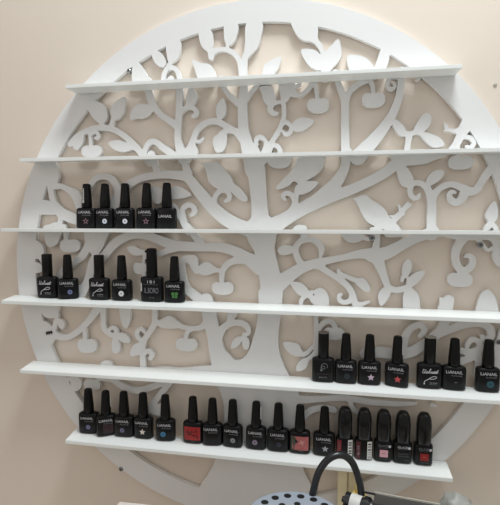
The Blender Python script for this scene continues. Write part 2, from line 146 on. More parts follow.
LEAVES = [
  [[-216.0,347.0],[-206.6,353.4],[-197.2,342.4],[-190.6,331.6],[-189.6,314.1],[-214.0,315.2],[-218.2,331.3]],
  [[-182.5,373.0],[-165.8,368.5],[-158.4,359.4],[-154.6,348.8],[-160.1,342.2],[-171.2,346.3],[-178.7,357.1]],
  [[-154.8,378.2],[-143.9,387.9],[-129.4,387.0],[-129.2,366.3],[-134.6,354.6],[-143.7,349.9],[-151.0,352.1],[-152.9,362.6]],
  [[-107.4,351.3],[-91.3,345.3],[-77.0,342.8],[-68.1,333.8],[-64.4,318.3],[-78.5,305.4],[-94.6,316.4],[-101.9,333.9]],
  [[-95.3,401.8],[-74.0,400.4],[-70.3,379.8],[-71.9,369.7],[-77.2,363.2],[-87.9,370.7],[-93.4,381.3]],
  [[-49.4,408.8],[-26.8,407.3],[-30.0,384.0],[-36.9,374.3],[-42.1,373.0],[-49.1,378.5],[-51.0,388.7]],
  [[-11.3,409.5],[14.4,407.7],[12.9,384.5],[8.0,368.2],[-2.1,357.1],[-10.6,349.2],[-15.9,354.5],[-14.4,376.3]],
  [[12.2,304.5],[15.4,317.7],[18.6,334.2],[30.4,343.5],[47.2,347.6],[44.0,332.8],[35.8,320.0],[29.2,303.6]],
  [[64.8,407.4],[104.5,398.1],[108.1,375.0],[116.4,361.5],[119.9,345.0],[115.0,345.3],[108.3,358.7],[98.3,369.1],[83.5,373.3],[71.8,384.0]],
  [[80.4,357.1],[96.9,357.8],[110.1,350.5],[115.2,335.5],[112.1,322.6],[97.3,328.3],[87.2,340.3]],
  [[115.0,345.3],[127.8,359.2],[140.5,371.3],[145.5,358.1],[145.8,341.9],[134.8,327.9],[125.2,318.6],[116.9,332.1]],
  [[155.4,341.3],[169.7,343.7],[185.6,338.0],[196.9,324.5],[195.5,311.8],[163.9,313.4]],
  [[203.0,333.8],[210.5,352.5],[221.4,350.2],[221.7,332.7],[217.3,320.2],[212.8,310.9],[198.6,314.8]],
  [[-306.1,285.6],[-288.6,288.4],[-273.0,282.4],[-265.3,266.1],[-267.2,253.7],[-276.8,246.8],[-290.4,256.3],[-300.2,269.2]],
  [[-230.9,293.1],[-232.7,270.2],[-238.4,259.8],[-247.9,253.0],[-255.6,256.8],[-259.5,269.4],[-253.8,281.7],[-244.2,288.4]],
  [[-327.7,225.0],[-312.0,230.0],[-311.9,217.3],[-317.8,206.6],[-325.8,201.4],[-331.7,207.0],[-331.7,217.8]],
  [[-263.2,212.5],[-244.0,217.3],[-226.8,211.5],[-217.3,201.5],[-232.4,195.7],[-249.7,199.6]],
  [[-221.3,253.0],[-217.5,269.6],[-204.4,279.7],[-183.8,277.1],[-178.2,269.9],[-193.0,256.4],[-209.9,255.2]],
  [[-108.9,308.5],[-98.0,292.6],[-99.7,278.9],[-106.8,272.3],[-115.9,272.6],[-117.8,286.5],[-114.3,300.2]],
  [[-120.7,189.7],[-109.9,208.5],[-99.1,203.0],[-96.3,189.2],[-109.7,182.5]],
  [[-51.7,283.7],[-46.3,268.2],[-47.9,254.6],[-56.7,248.1],[-63.8,256.9],[-62.2,272.2]],
  [[-45.9,223.9],[-44.9,210.2],[-47.4,198.3],[-54.4,191.7],[-63.2,191.9],[-68.7,205.7],[-67.0,217.7],[-56.4,223.4]],
  [[12.2,299.4],[32.7,298.5],[37.9,283.2],[38.1,271.6],[28.0,267.0],[19.4,274.0],[15.8,285.9]],
  [[44.4,306.2],[64.5,305.3],[68.0,295.2],[64.8,283.7],[56.5,274.1],[49.8,274.4],[46.3,286.2]],
  [[65.5,232.3],[73.7,242.8],[86.9,245.6],[103.5,240.1],[93.8,229.7],[80.6,223.5],[70.6,224.6]],
  [[228.2,233.4],[234.3,237.2],[243.7,229.7],[250.1,220.0],[252.6,211.1],[241.0,211.4],[233.1,220.5]],
  [[261.6,216.4],[268.2,233.7],[278.6,246.0],[287.7,240.9],[286.5,226.7],[276.1,216.8]],
  [[270.0,216.2],[286.8,213.3],[302.0,205.8],[309.0,194.5],[293.3,191.0],[281.0,200.0]],
  [[-390.0,184.5],[-367.7,180.4],[-361.7,165.6],[-359.7,152.8],[-365.8,140.0],[-377.9,136.5],[-388.0,155.0]],
  [[-406.5,107.1],[-386.1,110.7],[-373.9,105.2],[-361.7,95.9],[-361.7,84.9],[-388.1,83.9],[-406.6,86.7]],
  [[-384.1,59.0],[-373.9,68.3],[-361.7,68.3],[-357.7,51.8],[-382.1,47.9]],
  [[-183.0,132.8],[-164.4,130.9],[-156.9,115.0],[-167.9,102.7],[-179.2,111.6]],
  [[-147.7,127.2],[-136.7,134.1],[-122.1,130.5],[-107.4,119.1],[-121.9,113.1],[-138.4,111.4],[-147.6,114.9]],
  [[23.8,186.5],[66.1,185.6],[63.0,167.3],[51.3,162.5],[36.0,163.9],[26.6,171.3]],
  [[77.0,118.7],[80.2,135.4],[91.7,140.2],[111.6,138.4],[103.5,126.8],[90.4,119.4]],
  [[237.3,162.7],[249.6,162.5],[259.1,151.1],[263.2,139.9],[259.5,129.5],[247.2,130.4],[240.0,143.3]],
  [[282.4,133.3],[286.6,147.5],[298.6,155.3],[309.1,153.5],[306.3,142.5],[294.5,133.1],[287.0,130.0]],
  [[383.9,105.7],[390.0,93.3],[388.9,77.7],[380.3,71.4],[374.4,77.7],[372.7,87.0]],
  [[-390.2,62.6],[-359.7,62.8],[-359.7,37.0],[-371.9,24.8],[-384.1,26.5],[-388.2,40.4]],
  [[-421.1,36.3],[-402.5,33.7],[-392.3,23.6],[-391.3,6.9],[-402.6,2.1],[-421.2,2.7]],
  [[-421.2,-4.8],[-402.6,-6.3],[-394.4,-11.8],[-396.5,-23.0],[-421.3,-25.4]],
  [[-305.8,59.4],[-262.8,59.7],[-268.5,34.3],[-276.3,19.7],[-288.0,8.6],[-301.8,19.4],[-307.8,37.5]],
  [[-96.4,-12.7],[-88.4,-2.0],[-75.8,1.2],[-63.2,-6.7],[-52.5,-11.7],[-64.9,-17.2],[-77.4,-21.5],[-90.0,-20.1]],
  [[-123.0,9.6],[-112.1,13.3],[-97.5,11.8],[-93.8,-0.4],[-95.5,-19.7],[-104.6,-12.9],[-110.1,-2.4],[-119.3,0.9]],
  [[-226.0,24.0],[-214.6,27.8],[-201.3,22.6],[-188.1,17.4],[-201.2,11.0],[-216.5,12.5]],
  [[212.1,-45.2],[220.6,-34.3],[231.6,-34.8],[228.8,-49.6],[219.6,-63.0],[214.0,-62.4]],
  [[258.7,12.9],[263.5,3.3],[260.7,-9.7],[253.1,-18.8],[248.3,-8.4],[251.1,6.3]],
  [[259.3,-17.8],[271.4,-7.8],[283.7,-6.0],[279.3,-17.3],[268.8,-28.9],[261.1,-32.4]],
  [[252.0,-42.4],[259.6,-32.4],[273.7,-43.3],[277.1,-61.0],[276.0,-82.1],[254.4,-82.9],[250.8,-57.0]],
  [[153.6,55.6],[187.3,55.9],[184.4,42.8],[170.0,37.7],[157.1,42.5]],
  [[45.4,25.2],[56.3,33.0],[69.8,31.4],[76.6,24.8],[66.7,17.9],[51.5,16.0]],
  [[69.5,53.3],[72.8,63.4],[82.8,67.7],[91.2,61.9],[93.0,51.8]],
  [[68.1,-31.1],[79.1,-29.1],[90.9,-33.8],[98.5,-43.7],[96.1,-53.0],[84.4,-51.7],[75.9,-44.4]],
  [[107.6,-43.4],[117.5,-38.1],[127.5,-43.7],[132.6,-56.0],[131.1,-69.5],[121.2,-68.1],[111.1,-55.1]],
  [[174.2,-21.6],[188.7,-20.4],[196.8,-30.9],[198.6,-39.9],[192.2,-42.5],[182.5,-36.2],[176.0,-29.8]],
  [[384.3,24.5],[394.4,29.4],[404.7,20.2],[403.7,1.4],[392.1,4.3],[386.1,13.6]],
  [[361.9,-81.8],[364.2,-53.2],[369.7,-38.8],[378.4,-33.0],[385.9,-39.8],[391.2,-50.7],[394.1,-80.5]],
  [[-398.6,-75.4],[-361.8,-74.2],[-362.8,-100.3],[-372.0,-108.1],[-386.3,-107.7],[-396.6,-97.8]],
  [[-423.5,-113.9],[-398.7,-113.8],[-382.2,-117.8],[-371.0,-130.4],[-367.9,-143.4],[-374.1,-154.9],[-382.3,-164.7],[-415.3,-166.4]],
  [[-364.9,-111.5],[-353.7,-110.1],[-348.7,-120.2],[-353.7,-128.7],[-359.8,-123.4]],
  [[-244.7,-132.1],[-233.1,-129.7],[-221.6,-138.3],[-220.6,-146.4],[-233.1,-147.0],[-242.8,-141.1]],
  [[-254.4,-145.3],[-246.6,-137.6],[-239.8,-150.1],[-239.8,-162.8],[-248.5,-167.9],[-254.3,-161.8]],
  [[-241.1,-70.2],[-221.8,-69.5],[-218.8,-100.1],[-227.4,-121.3],[-237.1,-108.1]],
  [[-202.4,-144.6],[-192.0,-147.7],[-195.7,-164.1],[-211.8,-170.4],[-219.5,-169.0],[-215.7,-154.3]],
  [[-170.5,-110.7],[-157.4,-99.5],[-144.4,-95.4],[-133.3,-102.0],[-120.3,-113.0],[-136.9,-117.3],[-157.3,-117.3]],
  [[-277.8,-188.7],[-266.0,-181.6],[-254.3,-187.4],[-256.2,-202.2],[-275.8,-203.4]],
  [[-34.3,-146.8],[-28.2,-130.8],[-16.0,-125.9],[-15.9,-135.4],[-24.6,-145.4]],
  [[-14.2,-128.4],[-5.4,-127.1],[-0.9,-138.1],[-5.2,-148.7],[-12.3,-143.9]],
  [[14.5,-44.5],[33.4,-42.2],[53.9,-43.3],[53.4,-65.5],[52.7,-84.2],[48.9,-116.8],[50.1,-145.8],[57.2,-167.7],[66.0,-186.0],[81.6,-212.4],[92.1,-242.4],[95.0,-271.2],[94.6,-296.9],[93.2,-322.8],[93.5,-345.1],[104.0,-368.1],[116.1,-390.9],[118.3,-431.9],[3.4,-449.0],[-112.2,-459.1],[-99.5,-425.1],[-86.9,-395.0],[-69.0,-366.3],[-58.3,-342.2],[-47.9,-302.2],[-44.7,-259.6],[-50.4,-228.3],[-65.0,-204.7],[-83.1,-195.2],[-162.4,-200.1],[-238.7,-204.8],[-242.6,-197.7],[-181.3,-190.4],[-153.1,-186.9],[-125.3,-187.6],[-88.7,-181.9],[-62.5,-178.4],[-62.4,-172.8],[-67.2,-155.5],[-63.8,-137.8],[-52.2,-130.2],[-49.4,-142.3],[-44.0,-152.5],[-36.8,-160.9],[-27.9,-166.5],[-19.0,-166.9],[-12.0,-163.0],[-5.1,-155.7],[0.0,-145.0],[5.1,-127.5],[9.2,-113.5],[12.5,-92.6],[14.4,-68.5]],
  [[56.8,-133.5],[72.0,-132.1],[83.9,-135.6],[89.1,-145.5],[97.5,-151.0],[80.8,-155.3],[65.5,-148.4]],
  [[79.4,-178.4],[82.6,-166.3],[94.3,-157.1],[100.2,-161.9],[96.2,-174.0],[86.2,-179.7]],
  [[-336.5,-223.8],[-323.4,-215.6],[-314.4,-224.3],[-316.4,-235.6],[-326.4,-242.8],[-333.5,-236.7]],
]
SOLIDS = [
  [[306.3,217.5],[312.2,221.2],[324.1,219.3],[330.0,222.2],[337.0,239.1],[350.6,220.0],[340.6,209.4],[330.7,190.9],[314.3,188.9],[321.6,197.4],[327.2,211.3],[316.8,215.6]],
  [[307.5,231.6],[315.1,222.7],[309.2,218.9]],
  [[222.9,182.2],[238.9,159.4],[249.6,162.5],[281.7,165.9],[311.6,177.9],[320.5,180.9],[272.2,183.5],[224.4,183.8]],
  [[378.0,169.6],[405.0,184.4],[405.6,159.8],[387.2,150.8]],
  [[241.2,38.5],[262.6,50.0],[299.1,55.9],[320.2,55.3],[314.3,50.5],[290.2,46.6],[262.9,36.3],[244.5,25.6]],
  [[304.2,-80.9],[304.1,-66.5],[306.8,-58.3],[307.0,-47.1],[311.9,-48.5],[318.0,-52.8],[322.7,-60.2],[324.4,-68.9],[324.6,-80.1]],
]
BIRDS = [
  [[-89.8,173.5],[-77.3,174.1],[-61.3,174.7],[-48.8,162.4],[-36.4,148.6],[-31.9,138.3],[-20.4,129.6],[-8.1,114.2],[-8.9,107.4],[-16.7,107.4],[-30.8,117.7],[-39.6,125.5],[-52.0,126.4],[-62.7,130.0],[-75.2,139.6],[-78.9,152.6],[-82.6,164.7]],
  [[77.9,178.7],[99.3,186.6],[122.3,186.1],[122.5,172.9],[118.6,161.4],[108.1,150.0],[91.7,140.2],[81.8,133.4],[71.7,140.5],[61.8,132.2],[45.0,127.0],[41.5,130.7],[53.2,144.0],[66.5,157.3],[74.7,168.8]],
  [[168.8,110.6],[175.2,112.6],[181.5,116.0],[191.1,115.2],[199.1,108.1],[211.9,100.0],[221.5,90.2],[226.3,81.3],[232.7,75.7],[245.4,61.2],[248.7,49.9],[222.3,48.0],[218.9,60.2],[214.2,58.5],[212.8,49.6],[198.6,49.4],[196.8,62.5],[204.6,65.0],[191.8,73.1],[183.6,85.3],[178.7,96.8],[173.7,105.8]],
]
FRUITS = [
  [-295.2,198.9,19.7,11.8],
  [109.7,265.4,18.1,12.5],
  [198.6,270.7,18.6,12.3],
  [334.1,167.3,18.6,11.6],
  [-337.6,27.1,20.2,13.1],
  [-49.5,-42.9,19.0,12.0],
  [-201.1,-11.4,12.9,11.1],
  [336.7,-18.3,18.9,12.0],
  [-303.5,-156.0,18.8,13.8],
  [-113.6,-144.6,19.5,12.3],
  [141.7,-113.4,17.4,10.8],
  [-293.5,-227.6,16.3,10.6],
  [-165.8,-263.4,15.7,12.0],
]
import bpy, bmesh, math, random
import numpy as np
from mathutils import Vector, Matrix

# ---------------------------------------------------------------- materials
C = bpy.context.scene.collection
sc = bpy.context.scene

def mat(name, col, rough=.5, metal=0, spec=.5, noise=0.0, nscale=20, bump=0.0, coat=0, alpha=1, trans=0, emis=None):
    m = bpy.data.materials.new(name); m.use_nodes = True
    nt = m.node_tree; b = nt.nodes['Principled BSDF']
    b.inputs['Base Color'].default_value = (*col, 1); b.inputs['Roughness'].default_value = rough
    b.inputs['Metallic'].default_value = metal; b.inputs['Specular IOR Level'].default_value = spec
    b.inputs['Coat Weight'].default_value = coat; b.inputs['Alpha'].default_value = alpha
    b.inputs['Transmission Weight'].default_value = trans
    if noise or bump:
        tc = nt.nodes.new('ShaderNodeTexCoord'); n = nt.nodes.new('ShaderNodeTexNoise')
        n.inputs['Scale'].default_value = nscale; n.inputs['Detail'].default_value = 5
        nt.links.new(tc.outputs['Object'], n.inputs['Vector'])
        if noise:
            mx = nt.nodes.new('ShaderNodeMix'); mx.data_type = 'RGBA'
            mx.inputs[6].default_value = (*[c * (1 - noise) for c in col], 1)
            mx.inputs[7].default_value = (*[min(1, c * (1 + noise)) for c in col], 1)
            nt.links.new(n.outputs['Fac'], mx.inputs[0]); nt.links.new(mx.outputs[2], b.inputs['Base Color'])
        if bump:
            bp = nt.nodes.new('ShaderNodeBump'); bp.inputs['Strength'].default_value = bump; bp.inputs['Distance'].default_value = .001
            nt.links.new(n.outputs['Fac'], bp.inputs['Height']); nt.links.new(bp.outputs[0], b.inputs['Normal'])
    return m

def lin(r, g, b):
    f = lambda c: (c / 255 / 12.92) if c / 255 <= .04045 else ((c / 255 + .055) / 1.055) ** 2.4
    return (f(r), f(g), f(b))

M = dict(
    wall=mat('cream_paint', lin(238, 226, 213), .8, noise=.02, nscale=5, bump=.12, spec=.2),
    panel=mat('white_panel_paint', lin(240, 240, 240), .45, noise=.012, nscale=9, spec=.35),
    shelf=mat('white_shelf_board', lin(248, 251, 250), .4, noise=.015, nscale=40, spec=.4),
    desk=mat('desk_laminate', lin(190, 180, 168), .5, noise=.05, nscale=12),
    floor=mat('floor_vinyl', lin(150, 135, 120), .6, noise=.1, nscale=6),
    black=mat('black_lacquer', (.005, .005, .006), .34, spec=.24),
    cap=mat('black_cap_plastic', (.0055, .0053, .0056), .42, spec=.22),
    capg=mat('black_gloss_cap', (.005, .005, .0055), .25, spec=.4),
    ink=mat('white_ink', lin(205, 205, 210), .5),
    inkd=mat('grey_ink', lin(125, 125, 132), .5),
    dark=mat('dark_hole', (.004, .004, .005), .7),
    paper=mat('paper_label', lin(225, 225, 222), .6),
    steel=mat('brushed_steel', lin(150, 150, 152), .35, metal=1, noise=.1, nscale=300),
    dsteel=mat('dark_steel', lin(70, 68, 66), .4, metal=.8),
    lamp=mat('grey_blue_enamel', lin(166, 175, 188), .38, noise=.03, nscale=40),
    hose=mat('black_rubber', (.012, .013, .016), .28, spec=.6),
    bar=mat('dark_grey_bar', lin(74, 72, 70), .5, noise=.08, nscale=30),
    barl=mat('pale_bar_edge', lin(200, 196, 186), .5),
    wood=mat('pale_wood', lin(240, 229, 194), .6, noise=.12, nscale=14),
    yel=mat('yellow_plastic', lin(214, 188, 104), .35, noise=.06, nscale=20),
    box=mat('white_card', lin(226, 216, 210), .6, noise=.02, nscale=30),
    bag=mat('clear_grey_film', lin(176, 177, 172), .4, noise=.2, nscale=80, alpha=.85, spec=.4),
)
_cm = {}
def colm(r, g, b, rough=.4):
    k = (r, g, b)
    if k not in _cm: _cm[k] = mat('print_%d_%d_%d' % k, lin(r, g, b), rough, noise=.12, nscale=400)
    return _cm[k]

# ---------------------------------------------------------------- helpers
def link(name, me, m, parent=None, loc=None, smooth=False):
    o = bpy.data.objects.new(name, me); C.objects.link(o)
    if m: me.materials.append(m)
    if parent: o.parent = parent
    if loc: o.location = loc
    if smooth:
        for p in me.polygons: p.use_smooth = True
    return o

def bm_obj(name, bm, m, parent=None, loc=None, smooth=False):
    me = bpy.data.meshes.new(name); bmesh.ops.recalc_face_normals(bm, faces=bm.faces[:]); bm.to_mesh(me); bm.free()
    return link(name, me, m, parent, loc, smooth)

def tag(o, label=None, cat=None, group=None, kind=None):
    if label: o['label'] = label
    if cat: o['category'] = cat
    if group: o['group'] = group
    if kind: o['kind'] = kind
    return o

def empty(name, loc=(0, 0, 0), rz=0):
    o = bpy.data.objects.new(name, None); C.objects.link(o); o.location = loc; o.rotation_euler = (0, 0, rz); o.empty_display_size = .01
    return o

def box(bm, a, b, bev=0):
    r = bmesh.ops.create_cube(bm, size=1)
    for v in r['verts']:
        v.co = Vector([(a[i] + b[i]) / 2 + v.co[i] * (b[i] - a[i]) for i in range(3)])
    if bev:
        es = list({e for v in r['verts'] for e in v.link_edges})
        bmesh.ops.bevel(bm, geom=es, offset=bev, segments=2, affect='EDGES')
    return bm

def tube(bm, pts, rad, n=14, cap=True):
    pts = [Vector(p) for p in pts]; rings = []
    if not hasattr(rad, '__len__'): rad = [rad] * len(pts)
    ref = Vector((0, 0, 1)); prev = None
    for i, p in enumerate(pts):
        t = (pts[min(i + 1, len(pts) - 1)] - pts[max(i - 1, 0)]).normalized()
        if prev is None:
            if abs(t.dot(ref)) > .9: ref = Vector((0, 1, 0))
            x = t.cross(ref).normalized()
        else:
            x = (prev - t * prev.dot(t)).normalized()
        prev = x; y = t.cross(x)
        rings.append([bm.verts.new(p + (x * math.cos(2 * math.pi * k / n) + y * math.sin(2 * math.pi * k / n)) * rad[i]) for k in range(n)])
    for a, b in zip(rings, rings[1:]):
        for k in range(n): bm.faces.new((a[k], a[(k + 1) % n], b[(k + 1) % n], b[k]))
    if cap: bm.faces.new(rings[0]); bm.faces.new(rings[-1])
    return bm

def catmull(pts, step=None, closed=False, n=8):
    P = [np.array(p, float) for p in pts]; out = []
    N = len(P); segs = N if closed else N - 1
    for i in range(segs):
        if closed: p0, p1, p2, p3 = P[(i - 1) % N], P[i], P[(i + 1) % N], P[(i + 2) % N]
        else: p0, p1, p2, p3 = P[max(i - 1, 0)], P[i], P[i + 1], P[min(i + 2, N - 1)]
        for k in range(n):
            t = k / n
            out.append(.5 * ((2 * p1) + (-p0 + p2) * t + (2 * p0 - 5 * p1 + 4 * p2 - p3) * t * t + (-p0 + 3 * p1 - 3 * p2 + p3) * t ** 3))
    if not closed: out.append(P[-1])
    return np.array(out)

# ---------------------------------------------------------------- the room
WALL_Y = .0105
tag(bm_obj('wall_back', box(bmesh.new(), (-2.2, WALL_Y, -1.3), (2.2, WALL_Y + .12, 1.5)), M['wall']), 'cream painted wall', kind='structure')
tag(bm_obj('floor', box(bmesh.new(), (-2.2, -2.4, -1.4), (2.2, WALL_Y + .12, -1.3)), M['floor']), 'plain floor below the desk', kind='structure')
DESK_Z = -.5623

# ---------------------------------------------------------------- fretwork panel: distance field -> outlines -> solid sheet
R_OUT, R_IN, THICK = .4467, .4085, .008
STEP = .00125
LIM = .452
ax = np.arange(-LIM, LIM + STEP, STEP); NX = len(ax)
GX, GZ = np.meshgrid(ax, ax, indexing='ij')

def window(x0, x1, z0, z1, pad=.012):
    i0 = max(0, int((x0 - pad + LIM) / STEP)); i1 = min(NX, int((x1 + pad + LIM) / STEP) + 2)
    j0 = max(0, int((z0 - pad + LIM) / STEP)); j1 = min(NX, int((z1 + pad + LIM) / STEP) + 2)
    return slice(i0, max(i0, i1)), slice(j0, max(j0, j1))

def add_stroke(F, pts):
    q = catmull(np.array(pts) / 1000, n=6)
    for a, b in zip(q, q[1:]):
        r = max(a[2], b[2])
        w = window(min(a[0], b[0]) - r, max(a[0], b[0]) + r, min(a[1], b[1]) - r, max(a[1], b[1]) + r)
        X, Z = GX[w], GZ[w]
        if X.size == 0: continue
        dx, dz = b[0] - a[0], b[1] - a[1]; L = dx * dx + dz * dz + 1e-12
        t = np.clip(((X - a[0]) * dx + (Z - a[1]) * dz) / L, 0, 1)
        d = np.hypot(X - a[0] - t * dx, Z - a[1] - t * dz) - (a[2] + (b[2] - a[2]) * t)
        F[w] = np.minimum(F[w], d)

def add_poly(F, pts, smooth=True):
    q = np.array(pts) / 1000
    if smooth: q = catmull(q, closed=True, n=5)
    w = window(q[:, 0].min(), q[:, 0].max(), q[:, 1].min(), q[:, 1].max())
    X, Z = GX[w], GZ[w]
    if X.size == 0: return
    d = np.full(X.shape, 9.); ins = np.zeros(X.shape, bool)
    for a, b in zip(q, np.roll(q, -1, axis=0)):
        dx, dz = b - a; L = dx * dx + dz * dz + 1e-12
        t = np.clip(((X - a[0]) * dx + (Z - a[1]) * dz) / L, 0, 1)
        d = np.minimum(d, np.hypot(X - a[0] - t * dx, Z - a[1] - t * dz))
        c = ((a[1] > Z) != (b[1] > Z))
        if abs(dz) > 1e-12: ins ^= c & (X < (b[0] - a[0]) * (Z - a[1]) / dz + a[0])
    F[w] = np.minimum(F[w], np.where(ins, -d, d))

def add_fruit(F, f):
    x, z, rx, rz = [v / 1000 for v in f]
    pts = []
    for k in range(28):
        t = 2 * math.pi * k / 28; c, s_ = math.cos(t), math.sin(t)
        px = math.copysign(abs(c) ** .8, c) * rx; pz = math.copysign(abs(s_) ** .8, s_) * rz
        if s_ > 0: pz *= 1 - .22 * math.exp(-(c / .3) ** 2)        # dimple at the stem
        pts.append(((x + px) * 1000, (z + pz) * 1000))
    add_poly(F, pts, False)

def contours(F):
    """marching squares, zero level, inside negative; returns closed loops of points"""
    ins = F < 0
    segs = {}
    def ex(i, j): # crossing on the edge (i,j)-(i+1,j)
        return ('x', i, j)
    def ez(i, j):
        return ('z', i, j)
    code = (ins[:-1, :-1] * 1 + ins[1:, :-1] * 2 + ins[1:, 1:] * 4 + ins[:-1, 1:] * 8)
    nz = np.argwhere((code > 0) & (code < 15))
    for i, j in nz:
        i = int(i); j = int(j); c = int(code[i, j])
        B, Rr, T, L = ex(i, j), ez(i + 1, j), ex(i, j + 1), ez(i, j)
        tab = {1: [(B, L)], 2: [(Rr, B)], 3: [(Rr, L)], 4: [(T, Rr)], 5: [(T, L), (B, Rr)], 6: [(T, B)], 7: [(T, L)],
               8: [(L, T)], 9: [(B, T)], 10: [(L, B), (Rr, T)], 11: [(Rr, T)], 12: [(L, Rr)], 13: [(B, Rr)], 14: [(L, B)]}[c]
        for a, b in tab: segs[a] = b
    def pos(k):
        i, j = k[1], k[2]
        if k[0] == 'x':
            a, b = F[i, j], F[i + 1, j]; t = a / (a - b); return (ax[i] + t * STEP, ax[j])
        a, b = F[i, j], F[i, j + 1]; t = a / (a - b); return (ax[i], ax[j] + t * STEP)
    loops = []
    while segs:
        k0, k = None, next(iter(segs)); k0 = k; lp = []
        while k in segs:
            n = segs.pop(k); lp.append(pos(k)); k = n
        if len(lp) > 8: loops.append(lp)
    return loops

def sheet(name, F, y0, y1, m, parent, minarea=2e-6):
    cu = bpy.data.curves.new(name, 'CURVE'); cu.dimensions = '2D'; cu.fill_mode = 'BOTH'; cu.extrude = (y1 - y0) / 2
    for lp in contours(F):
        a = np.array(lp)
        area = abs(np.sum(a[:, 0] * np.roll(a[:, 1], -1) - a[:, 1] * np.roll(a[:, 0], -1))) / 2
        if area < minarea: continue
        a = (a + np.roll(a, 1, axis=0) + np.roll(a, -1, axis=0)) / 3
        sp = cu.splines.new('POLY'); sp.points.add(len(a) - 1); sp.use_cyclic_u = True
        for p, q in zip(sp.points, a): p.co = (q[0], q[1], 0, 1)
    tmp = bpy.data.objects.new('tmp', cu); C.objects.link(tmp)
    dg = bpy.context.evaluated_depsgraph_get(); dg.update()
    me = bpy.data.meshes.new_from_object(tmp.evaluated_get(dg)); bpy.data.objects.remove(tmp)
    me.transform(Matrix.Translation((0, (y0 + y1) / 2, 0)) @ Matrix.Rotation(math.radians(90), 4, 'X'))
    me.materials.clear()
    return link(name, me, m, parent)

panel = tag(empty('fretwork_panel', (0, 0, 0)), 'large round white fretwork panel cut as a tree with birds, leaves and fruit', 'wall decoration')
bm = bmesh.new(); NR = 220
rg = []
for r, y in ((R_OUT, 0), (R_OUT, THICK), (R_IN, THICK), (R_IN, 0)):
    rg.append([bm.verts.new((r * math.cos(2 * math.pi * k / NR), y, r * math.sin(2 * math.pi * k / NR))) for k in range(NR)])
for q in range(4):
    a, b = rg[q], rg[(q + 1) % 4]
    for k in range(NR): bm.faces.new((a[k], a[(k + 1) % NR], b[(k + 1) % NR], b[k]))
bm_obj('outer_ring', bm, M['panel'], panel)
F = np.full(GX.shape, 9.)
for t in STROKES: add_stroke(F, t)
for t in LEAVES: add_poly(F, t)
for t in SOLIDS: add_poly(F, t, False)
RR = np.hypot(GX, GZ)
F = np.maximum(F, RR - (R_IN + .004))
sheet('tree', F, -.0002, THICK - .0004, M['panel'], panel)
for t in BIRDS:
    F = np.full(GX.shape, 9.); add_poly(F, t, True); F = np.maximum(F, RR - (R_IN + .004))
    sheet('bird', F, -.0004, THICK - .0006, M['panel'], panel)
for t in FRUITS:
    F = np.full(GX.shape, 9.); add_fruit(F, t); F = np.maximum(F, RR - (R_IN + .004))
    sheet('fruit', F, -.0004, THICK - .0006, M['panel'], panel)
# spacer bosses that hold the panel off the wall
for a in (22, 80, 140, 200, 262, 320):
    bm = bmesh.new(); r = (R_OUT + R_IN) / 2
    x, z = r * math.cos(math.radians(a)), r * math.sin(math.radians(a))
    tube(bm, [(x, THICK, z), (x, WALL_Y - .0002, z)], .006, 12); bm_obj('spacer', bm, M['panel'], panel)

# ---------------------------------------------------------------- shelves
D, Z0, TH, SD = .125, -.0067, .0062, .0392   # the boards sag a little toward their front edge
DROOP = [.003, .005, .0012, .0060, .0068, .0074]
ENDS = [(0, 0), (0, 0), (.0012, .0028), (-.0038, -.0036), (-.0022, -.0008), (.0036, -.0006)]
def shelf_z(i, x=0, y=None):
    l, r = ENDS[i]; k = (x / .45 + 1) / 2
    z = (2.5 - i) * D + Z0 + l + (r - l) * k
    return z if y is None else z + DROOP[i] * (1 + y / SD)
HL = [.3226, .4117, .4492, .4490, .4117, .3226]
SL = ['short empty white shelf at the top of the round panel', 'long empty white shelf, second down across the round panel',
      'white shelf at eye level holding a row of five black bottles', 'widest low-angled white shelf holding six spaced black bottles at its left',
      'white shelf holding seven black bottles toward its right end', 'lowest white shelf, crowded with seventeen black bottles']
for i in range(6):
    h = HL[i]; bm = box(bmesh.new(), (-h, -SD, -TH), (h, -.0006, 0), .0005)
    for v in bm.verts: v.co.z += shelf_z(i, v.co.x, v.co.y)
    o = bm_obj('wall_shelf', bm, M['shelf']); tag(o, SL[i], 'shelf', 'white shelves mounted on the round panel')

# ---------------------------------------------------------------- screws
def screw(x, z, y, r, label, tilt=0, name='wall_screw'):
    t = empty(name, (x, WALL_Y, z)); tag(t, label, 'screw', 'steel fixing screws around the panel')
    bm = bmesh.new(); tube(bm, [(0, 0, 0), (0, y - WALL_Y + .002, 0)], r * .45, 12); bm_obj('shank', bm, M['dsteel'], t)
    bm = bmesh.new(); yy = y - WALL_Y
    tube(bm, [(0, yy + .002, 0), (0, yy + .0005, 0), (0, yy - .001, 0)], [r, r, r * .6], 18); bm_obj('screw_head', bm, M['steel'], t)
    for a in (tilt, tilt + math.pi / 2):
        bm = bmesh.new(); c, s_ = math.cos(a) * r * .5, math.sin(a) * r * .5
        tube(bm, [(-c, yy - .0011, -s_), (c, yy - .0011, s_)], .0005, 6); bm_obj('cross_slot', bm, M['dark'], t)
screw(-.2235, .3386, -.0012, .0040, 'steel screw beside the leaf just above the top shelf left end', .3)
screw(-.2361, -.3792, -.0012, .0042, 'steel screw at the outer rim below the lowest shelf left end', .6)
screw(.2002, .0462, -.0012, .0048, 'steel screw just under the eye-level shelf, right of centre', .2)
screw(.3651, .0368, -.0012, .0048, 'steel screw in the curl near the right end under the eye-level shelf', .7)
screw(.3964, -.1151, -.0012, .0040, 'steel screw at the far right edge above the teal emblem bottle', .4)
t = empty('metal_clip', (-.3795, 0, -.1347), 0); t.rotation_euler = (0, math.radians(-12), 0); tag(t, 'small dark metal clip on the left rim between the fourth and fifth shelves', 'clip')
bm = box(bmesh.new(), (-.0065, -.0016, -.0022), (.0065, 0, .0016), .0004); bm_obj('clip_plate', bm, M['dsteel'], t)
